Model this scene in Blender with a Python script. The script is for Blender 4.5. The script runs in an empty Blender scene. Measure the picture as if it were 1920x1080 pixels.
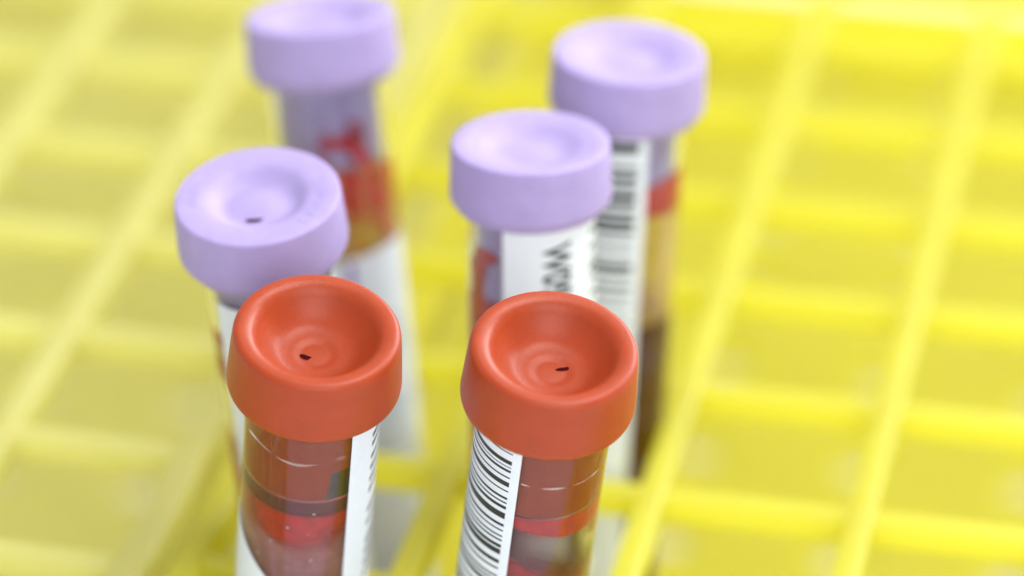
import bpy, bmesh, math, random
import numpy as np
from mathutils import Vector, Matrix

MM = 0.001
S = bpy.context.scene
COL = S.collection
random.seed(11)

# ------------------------------------------------------------------ camera
# world: metres; the yellow rack's bars lie along X and Y, bench top at z = 0
GRID = 0.060                       # height of the top face of the rack grid
EL, AZ = math.radians(29.87), math.radians(-12.04)
CAMPOS = Vector((61.18, -357.65, 232.42)) * MM + Vector((0, 0, GRID))
fwd = Vector((math.sin(AZ) * math.cos(EL), math.cos(AZ) * math.cos(EL), -math.sin(EL)))
cd = bpy.data.cameras.new('camera')
cam = bpy.data.objects.new('camera', cd)
COL.objects.link(cam)
cam.location = CAMPOS
cam.rotation_euler = fwd.to_track_quat('-Z', 'Y').to_euler()
cd.sensor_width = 36.0
cd.lens = 36.0 * 7680 / 1920
cd.clip_start, cd.clip_end = 0.02, 30.0
cd.dof.use_dof = True
cd.dof.focus_distance = 0.382
cd.dof.aperture_fstop = 8.8
cd.dof.aperture_blades = 7
S.camera = cam

# ------------------------------------------------------------------ light
W = bpy.data.worlds.new('World')
S.world = W
W.use_nodes = True
bg = W.node_tree.nodes['Background']
bg.inputs[0].default_value = (0.90, 0.95, 1.0, 1)
bg.inputs[1].default_value = 0.64

def area(name, loc, target, sx, sy, power, colour):
    l = bpy.data.lights.new(name, 'AREA')
    l.shape = 'RECTANGLE'
    l.size, l.size_y, l.energy, l.color = sx, sy, power, colour
    o = bpy.data.objects.new(name, l)
    COL.objects.link(o)
    o.location = loc
    o.rotation_euler = (Vector(target) - Vector(loc)).to_track_quat('-Z', 'Y').to_euler()
    return o
area('window_light', (0.80, 1.30, 0.95), (0, 0.02, 0.06), 1.3, 0.8, 34.0, (0.95, 0.98, 1.0))
area('ceiling_lamp', (0.40, 0.10, 1.35), (0, 0, 0.06), 0.9, 0.5, 13.0, (1.0, 0.985, 0.96))
area('front_fill_light', (0.50, -1.30, 0.72), (0, -0.1, 0.06), 1.2, 0.6, 12.0, (0.95, 0.98, 1.0))  # added fill light, unseen, brightens the sides facing the camera

S.view_settings.view_transform = 'Standard'
S.view_settings.look = 'None'
S.view_settings.exposure = 0.1
S.view_settings.gamma = 1.0
S.view_settings.use_curve_mapping = False
cy = S.cycles
cy.use_denoising = True
cy.max_bounces = 16
cy.transmission_bounces = 14
cy.transparent_max_bounces = 24
cy.diffuse_bounces = 6
cy.glossy_bounces = 6
cy.sample_clamp_indirect = 40.0
cy.caustics_refractive = True
cy.caustics_reflective = True

# ------------------------------------------------------------------ materials
def new_mat(name):
    m = bpy.data.materials.new(name)
    m.use_nodes = True
    nt = m.node_tree
    return m, nt, nt.nodes['Principled BSDF'], nt.nodes['Material Output']

def noise(nt, scale, detail=3.0, rough=0.5, coord='Object'):
    tc = nt.nodes.new('ShaderNodeTexCoord')
    n = nt.nodes.new('ShaderNodeTexNoise')
    n.inputs['Scale'].default_value = scale
    n.inputs['Detail'].default_value = detail
    n.inputs['Roughness'].default_value = rough
    nt.links.new(tc.outputs[coord], n.inputs['Vector'])
    return n

def ramp(nt, src, a, b, ca, cb):
    r = nt.nodes.new('ShaderNodeValToRGB')
    r.color_ramp.elements[0].position, r.color_ramp.elements[1].position = a, b
    r.color_ramp.elements[0].color, r.color_ramp.elements[1].color = ca, cb
    nt.links.new(src, r.inputs[0])
    return r

def bump(nt, src, bsdf, strength, dist):
    b = nt.nodes.new('ShaderNodeBump')
    b.inputs['Strength'].default_value = strength
    b.inputs['Distance'].default_value = dist
    nt.links.new(src, b.inputs['Height'])
    nt.links.new(b.outputs[0], bsdf.inputs['Normal'])

def c4(c, k=1.0):
    return (c[0] * k, c[1] * k, c[2] * k, 1)

def rubber(name, col, rough, sss, speck):
    m, nt, p, out = new_mat(name)
    n = noise(nt, 420, 4, 0.6)
    r = ramp(nt, n.outputs['Fac'], 0.3, 0.7, c4(col, 0.94), c4(col, 1.05))
    # sparse dark grains moulded into the rubber
    v = nt.nodes.new('ShaderNodeTexVoronoi')
    v.inputs['Scale'].default_value = 260
    tc = nt.nodes.new('ShaderNodeTexCoord')
    nt.links.new(tc.outputs['Object'], v.inputs['Vector'])
    n2 = noise(nt, 150, 1)
    gt = nt.nodes.new('ShaderNodeMath'); gt.operation = 'GREATER_THAN'; gt.inputs[1].default_value = 0.60
    nt.links.new(n2.outputs['Fac'], gt.inputs[0])
    lt = nt.nodes.new('ShaderNodeMath'); lt.operation = 'LESS_THAN'; lt.inputs[1].default_value = 0.075
    nt.links.new(v.outputs['Distance'], lt.inputs[0])
    mu = nt.nodes.new('ShaderNodeMath'); mu.operation = 'MULTIPLY'
    nt.links.new(gt.outputs[0], mu.inputs[0]); nt.links.new(lt.outputs[0], mu.inputs[1])
    mu2 = nt.nodes.new('ShaderNodeMath'); mu2.operation = 'MULTIPLY'; mu2.inputs[1].default_value = 0.55
    nt.links.new(mu.outputs[0], mu2.inputs[0])
    mx = nt.nodes.new('ShaderNodeMix'); mx.data_type = 'RGBA'
    nt.links.new(mu2.outputs[0], mx.inputs[0])
    nt.links.new(r.outputs[0], mx.inputs[6])
    mx.inputs[7].default_value = speck
    nt.links.new(mx.outputs[2], p.inputs['Base Color'])
    n3 = noise(nt, 90, 3)
    rr = ramp(nt, n3.outputs['Fac'], 0.3, 0.7, (rough - 0.06,) * 3 + (1,), (rough + 0.07,) * 3 + (1,))
    nt.links.new(rr.outputs[0], p.inputs['Roughness'])
    p.inputs['Specular IOR Level'].default_value = 0.36
    p.inputs['Subsurface Weight'].default_value = sss
    p.inputs['Subsurface Radius'].default_value = (1.0, 0.45, 0.35)
    p.inputs['Subsurface Scale'].default_value = 0.0012
    n4 = noise(nt, 1500, 5, 0.65)
    bump(nt, n4.outputs['Fac'], p, 0.25, 0.00012)
    return m

def plain(name, col, rough, nscale=300, amp=0.06, spec=0.5, bstr=0.0, bdist=0.0002):
    m, nt, p, out = new_mat(name)
    n = noise(nt, nscale, 4, 0.6)
    r = ramp(nt, n.outputs['Fac'], 0.3, 0.7, c4(col, 1 - amp), c4(col, 1 + amp))
    nt.links.new(r.outputs[0], p.inputs['Base Color'])
    p.inputs['Roughness'].default_value = rough
    p.inputs['Specular IOR Level'].default_value = spec
    if bstr:
        bump(nt, n.outputs['Fac'], p, bstr, bdist)
    return m

def film(name, col, rough=0.25, trans=(1, 1, 1)):
    m, nt, p, out = new_mat(name)
    at = nt.nodes.new('ShaderNodeAttribute'); at.attribute_name = 'film_amount'
    n = noise(nt, 700, 4, 0.6)
    r = ramp(nt, n.outputs['Fac'], 0.3, 0.75, c4(col, 0.75), c4(col, 1.2))
    nt.links.new(r.outputs[0], p.inputs['Base Color'])
    p.inputs['Roughness'].default_value = rough
    tr = nt.nodes.new('ShaderNodeBsdfTransparent'); tr.inputs[0].default_value = c4(trans)
    mx = nt.nodes.new('ShaderNodeMixShader')
    nt.links.new(at.outputs['Fac'], mx.inputs[0])
    nt.links.new(tr.outputs[0], mx.inputs[1])
    nt.links.new(p.outputs[0], mx.inputs[2])
    nt.links.new(mx.outputs[0], out.inputs[0])
    return m

ORANGE = rubber('orange_rubber', (0.375, 0.046, 0.008), 0.40, 0.10, (0.85, 0.42, 0.32, 1))
LILAC = rubber('lilac_rubber', (0.385, 0.305, 0.57), 0.60, 0.15, (0.12, 0.07, 0.18, 1))
def milky(m, col, fac):
    # moulded plastic lets some light through
    nt = m.node_tree; out = nt.nodes['Material Output']; p = nt.nodes['Principled BSDF']
    tl = nt.nodes.new('ShaderNodeBsdfTranslucent'); tl.inputs[0].default_value = c4(col)
    mx = nt.nodes.new('ShaderNodeMixShader'); mx.inputs[0].default_value = fac
    nt.links.new(p.outputs[0], mx.inputs[1]); nt.links.new(tl.outputs[0], mx.inputs[2])
    nt.links.new(mx.outputs[0], out.inputs[0])
    return m
YELLOW = milky(plain('bright_yellow_plastic', (0.75, 0.735, 0.13), 0.35, 60, 0.05, 0.8, 0.1, 0.0003), (0.92, 0.875, 0.10), 0.67)
PALEYELLOW = milky(plain('pale_yellow_plastic', (0.80, 0.775, 0.36), 0.36, 60, 0.06, 0.8, 0.1, 0.0003), (0.87, 0.84, 0.36), 0.67)
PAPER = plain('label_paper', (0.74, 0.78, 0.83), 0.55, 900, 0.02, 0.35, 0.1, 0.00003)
SHADEDPAPER = plain('shade_tinted_label_paper', (0.60, 0.64, 0.73), 0.55, 900, 0.02, 0.35, 0.1, 0.00003)  # label paper with the rear tube's shade painted into its colour
INK = plain('printing_ink', (0.012, 0.013, 0.018), 0.45, 900, 0.3)
GREYINK = plain('faint_grey_ink', (0.33, 0.38, 0.48), 0.5, 900, 0.2)
VIOLETINK = plain('violet_ink', (0.22, 0.10, 0.45), 0.5, 900, 0.2)
BENCH = plain('bench_laminate', (0.74, 0.74, 0.76), 0.4, 40, 0.04, 0.5)
DARKHOLE = plain('dark_red_slit', (0.05, 0.005, 0.007), 1.0, spec=0.0)  # matte dark red of the puncture slits
CLOT = plain('dark_clotted_blood', (0.09, 0.007, 0.005), 0.25, 500, 0.4)
REDFILM = film('red_blood_film', (0.62, 0.006, 0.014))
DARKFILM = film('dark_blood_and_shadow_film', (0.15, 0.008, 0.022))
PINKFILM = film('pink_serum_film', (0.58, 0.22, 0.24), 0.35)
SERUMFILM = film('amber_serum_film', (0.95, 0.56, 0.17), 0.3)

def glass_mat():
    m, nt, p, out = new_mat('clear_glass')
    p.inputs['Base Color'].default_value = (0.97, 0.985, 0.98, 1)
    p.inputs['Roughness'].default_value = 0.0
    p.inputs['IOR'].default_value = 1.45
    p.inputs['Transmission Weight'].default_value = 1.0
    return m
GLASS = glass_mat()

# ------------------------------------------------------------------ helpers
def link(name, me, mat=None, parent=None):
    o = bpy.data.objects.new(name, me)
    COL.objects.link(o)
    if mat is not None and me is not None:
        me.materials.clear(); me.materials.append(mat)
    if parent is not None:
        o.parent = parent
    return o

def mesh(name, verts, faces, smooth=False):
    me = bpy.data.meshes.new(name)
    me.from_pydata(verts, [], faces)
    me.update()
    if smooth:
        me.polygons.foreach_set('use_smooth', [True] * len(me.polygons))
    return me

def bevel_box(name, sx, sy, sz, bev, seg=2):
    bm = bmesh.new()
    bmesh.ops.create_cube(bm, size=1.0)
    bmesh.ops.scale(bm, vec=(sx, sy, sz), verts=bm.verts)
    bmesh.ops.bevel(bm, geom=list(bm.edges), offset=bev, segments=seg, affect='EDGES', profile=0.6)
    me = bpy.data.meshes.new(name)
    bm.to_mesh(me); bm.free()
    me.polygons.foreach_set('use_smooth', [True] * len(me.polygons))
    return me

def catmull(pts, n=4):
    out = []
    P = [pts[0]] + list(pts) + [pts[-1]]
    for i in range(1, len(P) - 2):
        p0, p1, p2, p3 = P[i - 1], P[i], P[i + 1], P[i + 2]
        for k in range(n):
            t = k / n
            out.append(tuple(0.5 * ((2 * p1[j]) + (-p0[j] + p2[j]) * t + (2 * p0[j] - 5 * p1[j] + 4 * p2[j] - p3[j]) * t * t
                                    + (-p0[j] + 3 * p1[j] - 3 * p2[j] + p3[j]) * t ** 3) for j in (0, 1)))
    out.append(tuple(pts[-1]))
    return [(max(r, 0.0), z) for r, z in out]

def lathe(name, prof, seg=96, closed=False, dz=None):
    """prof: list of (r, z) in mm; dz(theta, index) is an optional offset in mm of a ring's height"""
    verts, faces, rings = [], [], []
    for i, (r, z) in enumerate(prof):
        if r < 1e-6:
            rings.append([len(verts)]); verts.append((0, 0, z * MM)); continue
        ring = []
        for k in range(seg):
            th = 2 * math.pi * k / seg
            zz = z + (dz(th, i) if dz else 0)
            ring.append(len(verts)); verts.append((r * math.sin(th) * MM, -r * math.cos(th) * MM, zz * MM))
        rings.append(ring)
    m = len(rings)
    for i in range(m if closed else m - 1):
        a, b = rings[i], rings[(i + 1) % m]
        for k in range(seg):
            k2 = (k + 1) % seg
            if len(a) == 1 and len(b) == 1: continue
            if len(a) == 1: faces.append((a[0], b[k2], b[k]))
            elif len(b) == 1: faces.append((a[k], a[k2], b[0]))
            else: faces.append((a[k], a[k2], b[k2], b[k]))
    me = mesh(name, verts, faces, True)
    bm = bmesh.new(); bm.from_mesh(me)
    bmesh.ops.recalc_face_normals(bm, faces=bm.faces)
    bm.to_mesh(me); bm.free()
    me.set_sharp_from_angle(angle=math.radians(32))
    return me

def cyl(R, th_deg, z):
    t = math.radians(th_deg)
    return (R * math.sin(t) * MM, -R * math.cos(t) * MM, z * MM)

def wrap_sheet(name, R, th0, th1, z_lo, z_hi, thick=0.07, nth=48, nz=24):
    """a label: a sheet wrapped on the tube with real thickness. z_lo, z_hi: numbers or functions of theta"""
    f0 = z_lo if callable(z_lo) else (lambda t: z_lo)
    f1 = z_hi if callable(z_hi) else (lambda t: z_hi)
    verts, faces = [], []
    for lay in (0, 1):
        for i in range(nth + 1):
            t = th0 + (th1 - th0) * i / nth
            for j in range(nz + 1):
                z = f0(t) + (f1(t) - f0(t)) * j / nz
                verts.append(cyl(R + thick * lay, t, z))
    N = (nth + 1) * (nz + 1)
    ix = lambda l, i, j: l * N + i * (nz + 1) + j
    for i in range(nth):
        for j in range(nz):
            faces.append((ix(1, i, j), ix(1, i + 1, j), ix(1, i + 1, j + 1), ix(1, i, j + 1)))
            faces.append((ix(0, i, j), ix(0, i, j + 1), ix(0, i + 1, j + 1), ix(0, i + 1, j)))
    for i in range(nth):
        for j in (0, nz):
            faces.append((ix(0, i, j), ix(0, i + 1, j), ix(1, i + 1, j), ix(1, i, j)))
    for j in range(nz):
        for i in (0, nth):
            faces.append((ix(0, i, j), ix(1, i, j), ix(1, i, j + 1), ix(0, i, j + 1)))
    me = mesh(name, verts, faces)
    bm = bmesh.new(); bm.from_mesh(me)
    bmesh.ops.recalc_face_normals(bm, faces=bm.faces)
    bm.to_mesh(me); bm.free()
    return me

def patches(name, R, quads):
    """printed patches: each (th0, th1, z0, z1, skew) a strip on the label surface"""
    verts, faces = [], []
    for q in quads:
        th0, th1, z0, z1 = q[:4]
        sk = q[4] if len(q) > 4 else 0.0
        n = max(2, int(abs(th1 - th0) / 3))
        b = len(verts)
        for i in range(n + 1):
            u = i / n
            t = th0 + (th1 - th0) * u
            verts.append(cyl(R, t, z0 + sk * u)); verts.append(cyl(R, t, z1 + sk * u))
        for i in range(n):
            faces.append((b + 2 * i, b + 2 * i + 2, b + 2 * i + 3, b + 2 * i + 1))
    return mesh(name, verts, faces)

def film_mesh(name, R, th0, th1, z0, z1, dens, nth=90, nz=70):
    verts, faces, den = [], [], []
    for i in range(nth + 1):
        t = th0 + (th1 - th0) * i / nth
        for j in range(nz + 1):
            z = z0 + (z1 - z0) * j / nz
            verts.append(cyl(R, t, z)); den.append(min(1.0, max(0.0, dens(t, z))))
    for i in range(nth):
        for j in range(nz):
            a = i * (nz + 1) + j; b = a + nz + 1
            faces.append((a, b, b + 1, a + 1))
    me = mesh(name, verts, faces, True)
    at = me.attributes.new('film_amount', 'FLOAT', 'POINT')
    at.data.foreach_set('value', den)
    return me

def wob(seed):
    rs = random.Random(seed)
    terms = [(rs.uniform(0.012, 0.09), rs.uniform(0.2, 1.6), rs.uniform(0, 6.28), rs.uniform(0.4, 1)) for _ in range(9)]
    s = sum(t[3] for t in terms)
    return lambda t, z: sum(a * math.sin(k * t + w * z + p) for k, w, p, a in terms) / s * 2.0
def sstep(a, b, x):
    u = min(1, max(0, (x - a) / (b - a))); return u * u * (3 - 2 * u)

# ------------------------------------------------------------------ the setting: bench top
bench = link('bench_top', bevel_box('bench_top', 2.4, 2.0, 0.03, 0.003), BENCH)
bench.location = (0, 0.25, -0.015)
bench['kind'] = 'structure'

# ------------------------------------------------------------------ racks
def make_rack(label, mat, px, py, c0, c1, r0, r1, origin, rz, bw=2.9, bh=3.6, edge=3.0, floor_z=3.0, hole=4.0):
    """grid bars at columns c0..c1 (spacing px) and rows r0..r1 (spacing py), origin = place of column 0 / row 0"""
    root = bpy.data.objects.new('test_tube_rack', None)
    COL.objects.link(root)
    root.empty_display_size = 0.02
    root.location = (origin[0] * MM, origin[1] * MM, 0)
    root.rotation_euler = (0, 0, rz)
    root['label'] = label
    root['category'] = 'tube rack'
    root['group'] = 'tube racks side by side on the bench'
    H = GRID / MM
    X0, X1, Y0, Y1 = c0 * px, c1 * px, r0 * py, r1 * py
    cx, cyy = (X0 + X1) / 2, (Y0 + Y1) / 2
    def put(name, me, x, y, z):
        o = link(name, me, None, root)
        if not me.materials: me.materials.append(mat)
        o.location = (x * MM, y * MM, z * MM)
        return o
    def bar(sx, sy, sz, bev):
        return bevel_box('bar', sx * MM, sy * MM, sz * MM, bev * MM)
    long_bar = bar(bw, Y1 - Y0 + edge - 0.4, bh, 0.55)
    cross_bar = bar(X1 - X0 + edge - 0.4, bw * 0.9, bh - 0.5, 0.5)
    edge_long = bar(edge, Y1 - Y0 + edge, bh + 2.2, 0.6)
    edge_cross = bar(X1 - X0 + edge - 0.2, edge, bh + 2.0, 0.6)
    for c in range(c0, c1 + 1):
        end = c in (c0, c1)
        put('grid_bar', edge_long if end else long_bar, c * px, cyy, H - (bh + 2.2) / 2 if end else H - bh / 2 - 0.05)
    for r in range(r0, r1 + 1):
        end = r in (r0, r1)
        put('grid_bar', edge_cross if end else cross_bar, cx, r * py, H - 0.1 - (bh + 2.0) / 2 if end else H - 0.3 - (bh - 0.5) / 2)
    # floor plate with a round hole under every cell
    bm = bmesh.new()
    hz = (floor_z, floor_z - 2.0)
    n = 16
    for c in range(c0, c1):
        for r in range(r0, r1):
            ox, oy = (c + 0.5) * px, (r + 0.5) * py
            outer, inner = [], []
            for k in range(n):
                a = 2 * math.pi * (k + 0.5) / n
                ca, sa = math.cos(a), math.sin(a)
                m = max(abs(ca) , abs(sa))
                outer.append((ox + ca / m * px / 2, oy + sa / m * py / 2))
                inner.append((ox + ca * hole, oy + sa * hole))
            # snap the ring to the cell's corners
            for k in range(n):
                x, y = outer[k]
            top_o = [bm.verts.new((x * MM, y * MM, hz[0] * MM)) for x, y in outer]
            top_i = [bm.verts.new((x * MM, y * MM, hz[0] * MM)) for x, y in inner]
            bot_i = [bm.verts.new((x * MM, y * MM, hz[1] * MM)) for x, y in inner]
            bot_o = [bm.verts.new((x * MM, y * MM, hz[1] * MM)) for x, y in outer]
            cor_t = {}
            for k in range(n):
                k2 = (k + 1) % n
                bm.faces.new((top_o[k], top_o[k2], top_i[k2], top_i[k]))
                bm.faces.new((top_i[k], top_i[k2], bot_i[k2], bot_i[k]))
                bm.faces.new((bot_i[k], bot_i[k2], bot_o[k2], bot_o[k]))
            for q in range(4):      # corner triangles
                k = q * 4 + 1
                sx_, sy_ = (1, 1, -1, -1)[q], (1, 1, 1, -1)[q]
                sx_ = (1, -1, -1, 1)[q]; sy_ = (1, 1, -1, -1)[q]
                for ring, z in ((top_o, hz[0]), (bot_o, hz[1])):
                    v = bm.verts.new(((ox + sx_ * px / 2) * MM, (oy + sy_ * py / 2) * MM, z * MM))
                    bm.faces.new((ring[k], v, ring[k + 1]))
    bmesh.ops.recalc_face_normals(bm, faces=bm.faces)
    me = bpy.data.meshes.new('floor_plate'); bm.to_mesh(me); bm.free()
    me.materials.append(mat)
    link('floor_plate', me, None, root)
    # ends and sides: corner posts and mid rails carry the grid
    post = bar(5.0, 5.0, H - 6.0, 0.8)
    for x in (X0, X1):
        for y in (Y0, Y1):
            put('corner_post', post, x, y, (H - 6.0) / 2 + 0.02)
    rail_l = bar(2.6, Y1 - Y0 - 5.2, 9.0, 0.6)
    rail_c = bar(X1 - X0 - 5.2, 2.6, 9.0, 0.6)
    for z in (8.0, 30.0):
        for x in (X0, X1): put('side_rail', rail_l, x, cyy, z)
        for y in (Y0, Y1): put('side_rail', rail_c, cx, y, z)
    return root

make_rack('bright yellow plastic grid rack holding the six capped blood tubes', YELLOW, 22.0, 22.0, -2, 4, -2, 10, (0, 0), 0.0)

# ------------------------------------------------------------------ tubes
R_OUT, R_IN, R_LAB = 6.33, 5.56, 6.37
LEN, CAPH = 100.0, 6.8
CAPK = 1.035         # girth of the moulded heads below
FLOOR = 3.0          # mm above the bench

ORANGE_PROF = [(0, -3.26), (0.8, -3.28), (1.35, -3.31), (1.7, -3.24), (2.1, -3.15), (2.7, -3.10), (3.25, -2.98), (3.7, -2.74), (4.15, -2.36), (4.65, -1.82),
               (5.15, -1.18), (5.55, -0.62), (5.95, -0.22), (6.4, -0.04), (6.9, 0.0), (7.2, -0.06), (7.45, -0.25), (7.58, -0.6), (7.66, -1.4), (7.78, -3.0), (7.92, -5.4),
               (7.95, -6.05), (7.85, -6.6), (7.5, -7.0), (6.9, -7.25), (6.3, -7.32)]
LILAC_SIDE = [(7.48, -0.06), (7.61, -0.22), (7.67, -0.7), (7.76, -2.4), (7.85, -4.9), (7.84, -5.5), (7.72, -5.85), (7.52, -6.02), (7.36, -6.10), (7.34, -6.25),
              (7.32, -6.45), (7.1, -6.7), (6.3, -6.8)]
LILAC_PROF = [(0, -0.80), (1.0, -0.86), (2.0, -1.05), (2.8, -1.20), (3.35, -1.12), (3.8, -0.85), (4.3, -0.46), (4.8, -0.20), (5.5, -0.06), (6.6, 0.0), (7.25, -0.01)] + LILAC_SIDE
LILAC_DEEP = [(0, -1.08), (0.8, -1.11), (1.6, -1.20), (2.4, -1.26), (3.1, -1.20), (3.8, -0.97), (4.5, -0.62), (5.1, -0.35), (5.7, -0.20), (6.3, -0.04), (6.8, 0.0), (7.25, -0.01)] + LILAC_SIDE

def glyph_marks(name, r_mid, prof, arcs, h=0.85, w=0.13, rise=0.035, seed=1):
    """low moulded strokes round the stopper's rim"""
    rs = random.Random(seed)
    verts, faces = [], []
    def stroke(th, dr0, dr1, da0, da1):
        a0, a1 = math.radians(th) + da0 / r_mid, math.radians(th) + da1 / r_mid
        p = Vector(((r_mid + dr0) * math.sin(a0), -(r_mid + dr0) * math.cos(a0), 0))
        q = Vector(((r_mid + dr1) * math.sin(a1), -(r_mid + dr1) * math.cos(a1), 0))
        d = (q - p).normalized(); s = Vector((-d.y, d.x, 0)) * w / 2
        b = len(verts)
        for dz_ in (-0.1, rise):
            for v in (p - s, q - s, q + s, p + s):
                z = LEN + float(np.interp(v.length, [a[0] * CAPK for a in prof[:14]], [a[1] for a in prof[:14]]))
                verts.append(((v.x) * MM, (v.y) * MM, (z + dz_) * MM))
        faces.extend([(b + 4, b + 5, b + 6, b + 7), (b, b + 1, b + 5, b + 4), (b + 1, b + 2, b + 6, b + 5), (b + 2, b + 3, b + 7, b + 6), (b + 3, b, b + 4, b + 7)])
    for th0, th1 in arcs:
        th = th0
        while th < th1:
            k = rs.randrange(4)
            g = 0.32
            if k == 0: stroke(th, -h / 2, h / 2, -g, -g); stroke(th, h / 2, h / 2, -g, g)
            elif k == 1: stroke(th, -h / 2, h / 2, -g, 0); stroke(th, h / 2, -h / 2, 0, g)
            elif k == 2: stroke(th, -h / 2, h / 2, -g, -g); stroke(th, -h / 2, -h / 2, -g, g); stroke(th, 0, 0, -g, g)
            else: stroke(th, -h / 2, h / 2, 0, 0)
            th += 9.0
    return mesh(name, verts, faces)

def text_on_tube(name, body, R, th_base, z_top, size, squeeze=1.0):
    """lettering that reads down the tube, its tops towards +theta"""
    cu = bpy.data.curves.new(name, 'FONT')
    cu.body = body; cu.size = 1.0; cu.resolution_u = 4; cu.offset = 0.024
    o = bpy.data.objects.new(name, cu); COL.objects.link(o)
    dg = bpy.context.evaluated_depsgraph_get()
    me = bpy.data.meshes.new_from_object(o.evaluated_get(dg))
    bpy.data.objects.remove(o); bpy.data.curves.remove(cu)
    bm = bmesh.new(); bm.from_mesh(me)
    for k in range(1, 10):
        bmesh.ops.bisect_plane(bm, geom=bm.verts[:] + bm.edges[:] + bm.faces[:], plane_co=(0, k * 0.08, 0), plane_no=(0, 1, 0))
    for v in bm.verts:
        x, y = v.co.x * size * squeeze, v.co.y * size
        th = th_base + math.degrees(y / R)
        v.co = Vector(cyl(R, th, z_top - x))
    bm.to_mesh(me); bm.free()
    me.materials.clear()
    return me

def pixel_ray(px, py):
    right = fwd.cross(Vector((0, 0, 1))).normalized()
    up = right.cross(fwd)
    return (fwd * 7680 + right * (px - 960) + up * (540 - py)).normalized(), right, up

def make_tube(label, top, axis, rub, prof, gap=0.04, girth=CAPK, plug_len=10.4, notch=None, slit=None, emboss=None):
    """top = centre of the stopper's rim (mm, relative to the rack grid); axis = direction of the tube"""
    root = bpy.data.objects.new('blood_tube', None)
    COL.objects.link(root)
    root.empty_display_size = 0.01
    n = Vector(axis).normalized()
    X = Vector(top)
    base = X - n * LEN
    view = (X * MM + Vector((0, 0, GRID)) - CAMPOS).normalized()
    y = (view - n * view.dot(n)).normalized()
    x = y.cross(n)
    M = Matrix((x, y, n)).transposed().to_4x4()
    M.translation = base * MM + Vector((0, 0, GRID))
    root.matrix_world = M
    root['label'] = label
    root['category'] = 'blood tube'
    root['group'] = 'capped blood tubes standing in the rack'
    # glass: one closed solid, round bottom
    o, i = [], []
    for k in range(0, 9):
        a = math.pi / 2 * k / 8
        o.append((R_OUT * math.sin(a), R_OUT - R_OUT * math.cos(a)))
        i.append((R_IN * math.sin(a), R_OUT - R_IN * math.cos(a)))
    ztop = LEN - CAPH - 0.03
    zs = [20, 40, 60, 75, 82, 88, 92, ztop - 0.5, ztop - 0.3]
    prof_g = o + [(R_OUT, z) for z in zs] + [(R_OUT - 0.2, ztop), (R_IN + 0.15, ztop)] + [(R_IN, z) for z in reversed(zs)] + i[::-1]
    link('glass_tube', lathe('glass_tube', prof_g, 96), GLASS, root)
    # stopper: head and plug are one piece of rubber
    pts = catmull([(r * girth, z + LEN) for r, z in prof], 4)
    zb = LEN - CAPH - plug_len
    n_head = len(pts)
    rp = R_IN - gap
    plug = [(rp, LEN - CAPH - 0.02), (rp, LEN - CAPH - plug_len * 0.5), (rp, zb + 0.5), (rp - 0.25, zb + 0.12), (rp - 0.8, zb), (3.0, zb), (2.6, zb + 2.2), (0, zb + 2.6)]
    full = pts + plug
    def dz(th, k):
        if notch is None or k < n_head + 2: return 0.0
        t = math.degrees(th)
        if t > 180: t -= 360
        return notch[2] * sstep(notch[0] - 3, notch[0], t) * (1 - sstep(notch[1], notch[1] + 3, t))
    st = link('stopper', lathe('stopper', full, 144, dz=dz), rub, root)
    if slit:
        sx, sy, ln, wd, rot, zz = slit
        vs, fs = [], []
        m = 14
        for k in range(m):
            a = 2 * math.pi * k / m
            ex = ln * math.cos(a) * (1 + 0.25 * math.sin(3 * a)); ey = wd * math.sin(a) * (1 + 0.3 * math.cos(2 * a + 1))
            vs.append(((sx + ex * math.cos(rot) - ey * math.sin(rot)) * MM, (sy + ex * math.sin(rot) + ey * math.cos(rot)) * MM, (LEN + zz + 0.03) * MM))
        vs.append((sx * MM, sy * MM, (LEN + zz + 0.05) * MM))
        fs = [(k, (k + 1) % m, m) for k in range(m)]
        link('puncture_slit', mesh('puncture_slit', vs, fs), DARKHOLE, st)
    if emboss:
        link('embossed_lettering', glyph_marks('embossed_lettering', emboss[0], prof, emboss[2], seed=len(label)), rub, st)
    return root

def solve(pt, asp, dr, clamp=None, L=LEN):
    """place a tube from where its rim is seen and how it leans; returns rim centre and axis in mm"""
    ray, right, up = pixel_ray(*pt)
    lat = right * -dr[0] + up * dr[1]
    lat = (lat - ray * lat.dot(ray)).normalized()
    n = ray * -asp + lat * math.sqrt(1 - asp * asp)
    Cg = CAMPOS / MM - Vector((0, 0, GRID / MM))
    zf = -GRID / MM + FLOOR
    for _ in range(4):
        z = zf + L * n.z + R_OUT * (1 - n.z) * 0
        t = (z - Cg.z) / ray.z
        X = Cg + ray * t
        if clamp:
            g = X - n * (X.z / n.z)
            gx = min(max(g.x / 22, clamp[0]), clamp[1]) * 22
            gy = min(max(g.y / 22, clamp[2]), clamp[3]) * 22
            n = (X - Vector((gx, gy, 0))).normalized()
    return X, n

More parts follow.
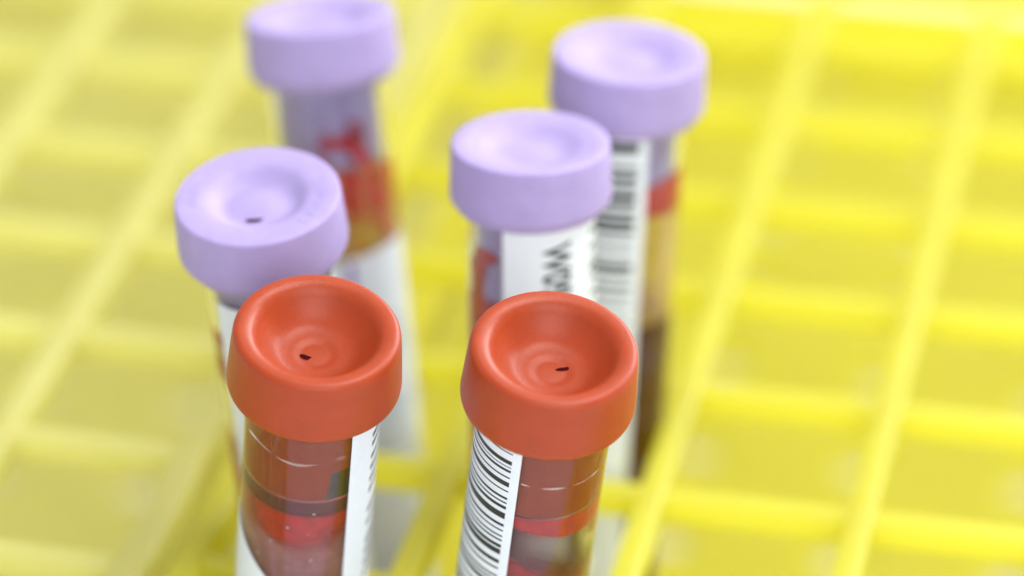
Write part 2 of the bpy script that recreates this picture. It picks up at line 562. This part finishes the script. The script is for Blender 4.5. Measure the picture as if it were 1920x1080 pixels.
TUBES = {}
def cell(c, r, m=0.345):
    return (c + m, c + 1 - m, r + m, r + 1 - m)
SPEC = {
 'front_left':  dict(pt=(595, 618), asp=.69, dr=(-.065, 1), clamp=cell(-2, -2)),
 'front_right': dict(pt=(1040, 650), asp=.69, dr=(-.14, 1), clamp=cell(-1, -2)),
 'left':        dict(pt=(482, 366), asp=.585, dr=(.14, 1), clamp=cell(-2, -1)),
 'middle':      dict(pt=(995, 265), asp=.41, dr=(.005, 1), clamp=cell(-1, -1)),
 'back_left':   dict(pt=(598, 25), asp=.37, dr=(.135, 1), clamp=cell(-2, 0)),
 'back_right':  dict(pt=(1180, 97), asp=.42, dr=(-.045, 1), clamp=cell(-1, 0)),
}
POSE = {k: solve(**v) for k, v in SPEC.items()}
for k, (X, n) in POSE.items():
    g = X - n * (X.z / n.z)
    print('TUBE', k, [round(v, 1) for v in X], 'grid', round(g.x / 22, 2), round(g.y / 22, 2), 'lean', round(math.degrees(math.acos(n.z)), 1))

ZC = LEN - CAPH              # underside of the stopper head
RF = R_IN + 0.015            # films wet the inner glass

# --- orange tube, front left
t1 = make_tube('blood tube with orange stopper, white label edge on right, left of the two orange tubes', *POSE['front_left'], ORANGE, ORANGE_PROF, gap=-0.03,
               notch=(22, 60, 3.6), slit=(-0.95, -0.4, 0.52, 0.33, -0.15, -3.26), emboss=(6.85, 0, [(140, 165), (178, 235)]))
lab = link('label', wrap_sheet('label', R_LAB, 38, 165, 20, ZC - 0.5), PAPER, t1)
ticks = []
for z, l in ((3.6, .6), (4.7, .7), (6.2, .9), (7.7, .9), (9.0, 1.2), (10.7, 1.0), (13.3, 1.1), (15.1, 1.1), (17.3, 1.4), (18.8, 1.4), (20.6, 1.2), (22.4, 1.2)):
    ticks.append((65, 84, ZC - z - l, ZC - z - l + 0.62, l))
link('printed_lettering', patches('printed_lettering', R_LAB + 0.08, ticks), INK, lab)
link('torn_label_corner', wrap_sheet('torn_label_corner', R_LAB, -150, 12, 20, lambda t: ZC - 16.9 - 0.085 * max(0.0, t + 85)), PAPER, t1)
w1 = wob(3)
link('blood_smear', film_mesh('blood_smear', RF, -100, 100, ZC - 21, ZC - 10.2,
     lambda t, z: 0.97 * sstep(-18.0 + 2.2 * w1(t, 0), -13.8 + 1.2 * w1(t, 2), z - ZC) * (0.55 + 0.45 * sstep(-70, -30, t))), REDFILM, t1)
link('gap_shadow_ring', film_mesh('gap_shadow_ring', RF + 0.006, -110, 110, ZC - 12.6, ZC - 10.3, lambda t, z: 0.93 * sstep(-12.5, -11.7, z - ZC)), DARKFILM, t1)  # shadow of the gap under the plug, painted as a dark film
link('serum_film', film_mesh('serum_film', RF - 0.008, -180, 180, 8, ZC - 10.0, lambda t, z: 0.68 + 0.4 * w1(t * 0.6, z)), PINKFILM, t1)
bl = lathe('clot', [(0, 1.6), (3.5, 2.2), (5.58, 6.5), (5.58, 50), (4.9, 62), (3.6, 66), (0, 67)], 48)
link('blood_clot', bl, CLOT, t1)

# dried line left by the stopper and fine droplets on the inner wall
def streak(seed, th0, th1, z0, amp, wid):
    f = wob(seed)
    def d(t, z):
        c = z0 + amp * f(t, 0)
        return (0.24 + 0.5 * f(t * 4, 4)) * max(0.0, 1 - abs(z - c) / (wid * (0.7 + 0.5 * f(t * 2.3, 9))) )
    return film_mesh('residue_line', R_OUT + 0.012, th0, th1, z0 - 1.2, z0 + 1.2, d, 150, 40)
RESIDUE = film('whitish_residue', (0.85, 0.82, 0.78), 0.4)
link('residue_line', streak(5, -80, 36, ZC - 4.6, 0.5, 0.30), RESIDUE, t1)
rs = random.Random(77)
dv, df = [], []
for _ in range(17):
    t, z, r = rs.uniform(-60, 20), ZC - rs.uniform(11.5, 21), rs.choice([0.035, 0.05, 0.06, 0.1])
    b = len(dv)
    for k in range(7):
        a = 2 * math.pi * k / 7
        dv.append(cyl(RF + 0.02, t + math.degrees(r * 1.5 * math.cos(a) / RF), z + r * math.sin(a)))
    df.append(tuple(range(b, b + 7)))
link('droplets', mesh('droplets', dv, df), PAPER, t1)['kind'] = 'stuff'  # droplet highlights painted as white dots

# --- orange tube, front right
t2 = make_tube('blood tube with orange stopper and ladder barcode on its left, right of the orange pair', *POSE['front_right'], ORANGE, ORANGE_PROF, gap=-0.03,
               slit=(1.1, 0.6, 0.72, 0.25, 0.5, -3.27))
lab = link('label', wrap_sheet('label', R_LAB, -170, -14, 18, ZC - 0.1), PAPER, t2)
bars = [(0.15, .5), (2.9, .5), (4.1, .32), (5.7, .6), (7.7, .3), (8.9, .4), (9.8, .8), (11.3, .35), (12.1, .2), (12.85, .22), (14.1, .45), (14.75, .7), (1.3, .2), (1.9, .15), (5.0, .2), (6.8, .18), (8.35, .2), (13.4, .25), (3.7, .12)]
z = 16.2
rs = random.Random(5)
while z < 66:
    w_ = rs.choice([.25, .25, .5, .75]); bars.append((z, w_)); z += w_ + rs.choice([.3, .3, .55, .8])
link('barcode', patches('barcode', R_LAB + 0.08, [(-150, -22, ZC - a - b, ZC - a) for a, b in bars]), INK, lab)
w2 = wob(8)
link('blood_smear', film_mesh('blood_smear', RF, -40, 110, ZC - 28, ZC - 10.2,
     lambda t, z: max(0.95 * sstep(-13.2 + 1.0 * w2(t, 0), -12.2 + 0.8 * w2(t, 1), z - ZC), 0.75 * sstep(0.0, 0.6, w2(t * 1.3, z * 0.7)))), REDFILM, t2)
link('serum_film', film_mesh('serum_film', RF - 0.008, -180, 180, 8, ZC - 10.0, lambda t, z: 0.62 + 0.5 * w2(t * 0.7 + 40, z * 0.6)), DARKFILM, t2)
link('residue_line', streak(15, -12, 90, ZC - 5.4, 0.35, 0.24), RESIDUE, t2)
link('blood_clot', bl.copy(), CLOT, t2)

# --- lilac tube, left
t3 = make_tube('blood tube with flat lilac stopper pierced by a dark slit, behind the left orange stopper', *POSE['left'], LILAC, LILAC_PROF, girth=1.07,
               slit=(-0.55, -2.5, 0.85, 0.36, 0.05, -1.13), emboss=(6.4, 0, [(-115, -80), (40, 105)]))
lab = link('label', wrap_sheet('label', R_LAB, -56, 150, 22, ZC - 2.8), PAPER, t3)
w3 = wob(21)
link('blood_smear', film_mesh('blood_smear', RF, -180, 180, 30, ZC - 7.5, lambda t, z: 0.5 + 0.9 * w3(t, z)), REDFILM, t3)
link('blood', lathe('blood', [(0, 2.2), (3.5, 3.2), (5.58, 6.5), (5.58, 60), (5.45, 60.3), (0, 60.1)], 48), CLOT, t3)

# --- lilac tube, middle
t4 = make_tube('blood tube with lilac stopper whose white label shows W0, behind the right orange stopper', *POSE['middle'], LILAC, LILAC_DEEP)
lab = link('label', wrap_sheet('label', R_LAB, -26, 170, 20, ZC - 0.4), PAPER, t4)
tm = text_on_tube('printed_lettering', 'W09', R_LAB + 0.08, 11, ZC - 1.7, 4.2, 0.70)
link('printed_lettering', tm, INK, lab)
bars = []
z = 1.6
rs = random.Random(9)
while z < 60:
    w_ = rs.choice([.3, .55, .8]); bars.append((64, 140, ZC - z - w_, ZC - z)); z += w_ + rs.choice([.5, .8, 1.2])
link('barcode', patches('barcode', R_LAB + 0.08, bars), INK, lab)
w4 = wob(33)
def blob(t, z, tc, zc, st, sz):
    return math.exp(-((t - tc) / st) ** 2 - ((z - ZC - zc) / sz) ** 2)
RW = R_IN + 0.02             # blood caught between stopper and glass
def d4(t, z):
    k = 1.25 * blob(t, z, -62, -5.6, 14, 1.7) + 1.2 * blob(t, z, -48, -3.9, 15, 0.6) + 1.3 * blob(t, z, -66, -8.0, 12, 1.5)
    return sstep(0.2, 0.95, k + 0.35 * w4(t * 3, z * 1.5)) + sstep(-8.6, -9.8, z - ZC + 0.8 * w4(t, 3))
link('blood_smear', film_mesh('blood_smear', RW, -180, 180, 30, ZC - 2, d4, 180, 160), REDFILM, t4)
link('blood', lathe('blood', [(0, 2.2), (3.5, 3.2), (5.58, 6.5), (5.58, 62), (5.45, 62.3), (0, 62.1)], 48), CLOT, t4)

# --- lilac tube, back left
t5 = make_tube('blood tube with lilac stopper cut by the top of the picture, red smears under it', *POSE['back_left'], LILAC, LILAC_DEEP, plug_len=9.2)
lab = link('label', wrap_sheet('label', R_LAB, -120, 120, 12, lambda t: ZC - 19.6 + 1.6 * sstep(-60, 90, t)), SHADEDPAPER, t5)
link('printed_block', patches('printed_block', R_LAB + 0.08, [(14, 55, ZC - 27 - k * 1.1, ZC - 26.3 - k * 1.1) for k in range(4)] + [(10, 60, ZC - 36 - k * 1.3, ZC - 35.4 - k * 1.3) for k in range(5)]), GREYINK, lab)
link('printed_stroke', patches('printed_stroke', R_LAB + 0.085, [(2, 9, ZC - 23.5, ZC - 19.4)]), VIOLETINK, lab)
w5 = wob(47)
def d5(t, z):
    zz = z - ZC
    k = 1.2 * blob(t, z, 0, -6.0, 20, 0.75) + 1.4 * blob(t, z, 27, -5.6, 11, 2.0) + 0.9 * blob(t, z, 34, -8.6, 10, 1.2) + 0.8 * blob(t, z, -14, -8.4, 8, 0.9)
    low = sstep(-8.8, -9.8, zz + 0.5 * w5(t, 3)) * (0.97 - 0.6 * sstep(-13.0, -15.0, zz + 0.8 * w5(t, 1)) * (0.6 + 0.5 * w5(t, z)))
    return max(0.92 * sstep(0.15, 0.95, k + 0.35 * w5(t * 3, z * 1.5)), low * (0.82 + 0.35 * w5(t * 2 + 30, z * 1.3)))
link('blood_smear', film_mesh('blood_smear', RW, -180, 180, 30, ZC - 2, d5, 180, 160), REDFILM, t5)
link('dark_clot_streak', film_mesh('dark_clot_streak', RW + 0.02, 5, 45, ZC - 8.5, ZC - 3, lambda t, z: 0.8 * sstep(0.4, 0.9, blob(t, z, 28, -5.4, 8, 1.5)), 50, 50), DARKFILM, t5)
link('blood', lathe('blood', [(0, 2.2), (3.5, 3.2), (5.58, 6.5), (5.58, 58), (5.45, 58.3), (0, 58.1)], 48), CLOT, t5)

# --- lilac tube, back right
t6 = make_tube('blood tube with lilac stopper and upright barcode strip, behind the tube marked W0', *POSE['back_right'], LILAC, LILAC_DEEP, plug_len=6.8)
lab = link('label', wrap_sheet('label', R_LAB, -165, 24, 15, ZC - 0.3), PAPER, t6)
bars = [(0.6, 1.2), (3.2, .5), (4.2, .9), (5.6, .6), (6.6, 1.2), (8.4, .6), (9.4, .9), (10.6, .6), (11.9, .2), (12.8, .25), (13.6, .15), (14.6, .9), (15.9, .3), (17.2, .5), (18.4, .25), (19.6, .3), (21.5, .5), (24.0, .8), (26, .3), (28, .7)]
link('barcode', patches('barcode', R_LAB + 0.08, [(-60, 15, ZC - a - b, ZC - a) for a, b in bars]), INK, lab)
w6 = wob(51)
link('blood_smear', film_mesh('blood_smear', RW, -180, 180, ZC - 10.6, ZC - 5.0,
     lambda t, z: sstep(-10.4 + 0.5 * w6(t, 0), -9.6, z - ZC) * sstep(-5.4, -6.6, z - ZC + 0.6 * w6(t, 1))), REDFILM, t6)
link('serum_film', film_mesh('serum_film', RF - 0.008, -180, 180, ZC - 24, ZC - 9.8, lambda t, z: 0.5), SERUMFILM, t6)
link('blood', lathe('blood', [(0, 2.2), (3.5, 3.2), (5.58, 6.5), (5.58, ZC - 22.8), (5.45, ZC - 22.5), (0, ZC - 22.7)], 48), CLOT, t6)

# --- pale rack on the left
def ground(px, py, z=0.0):
    ray, right, up = pixel_ray(px, py)
    Cg = CAMPOS / MM - Vector((0, 0, GRID / MM))
    t = (z - Cg.z) / ray.z
    return Cg + ray * t
e0 = ground(250, 1040)
make_rack('pale dull yellow empty grid rack along the left side', PALEYELLOW, 21.2, 22.0, -5, 0, -2, 11, (e0.x, e0.y - 1.0), math.radians(-0.5), bw=3.1, edge=3.6)
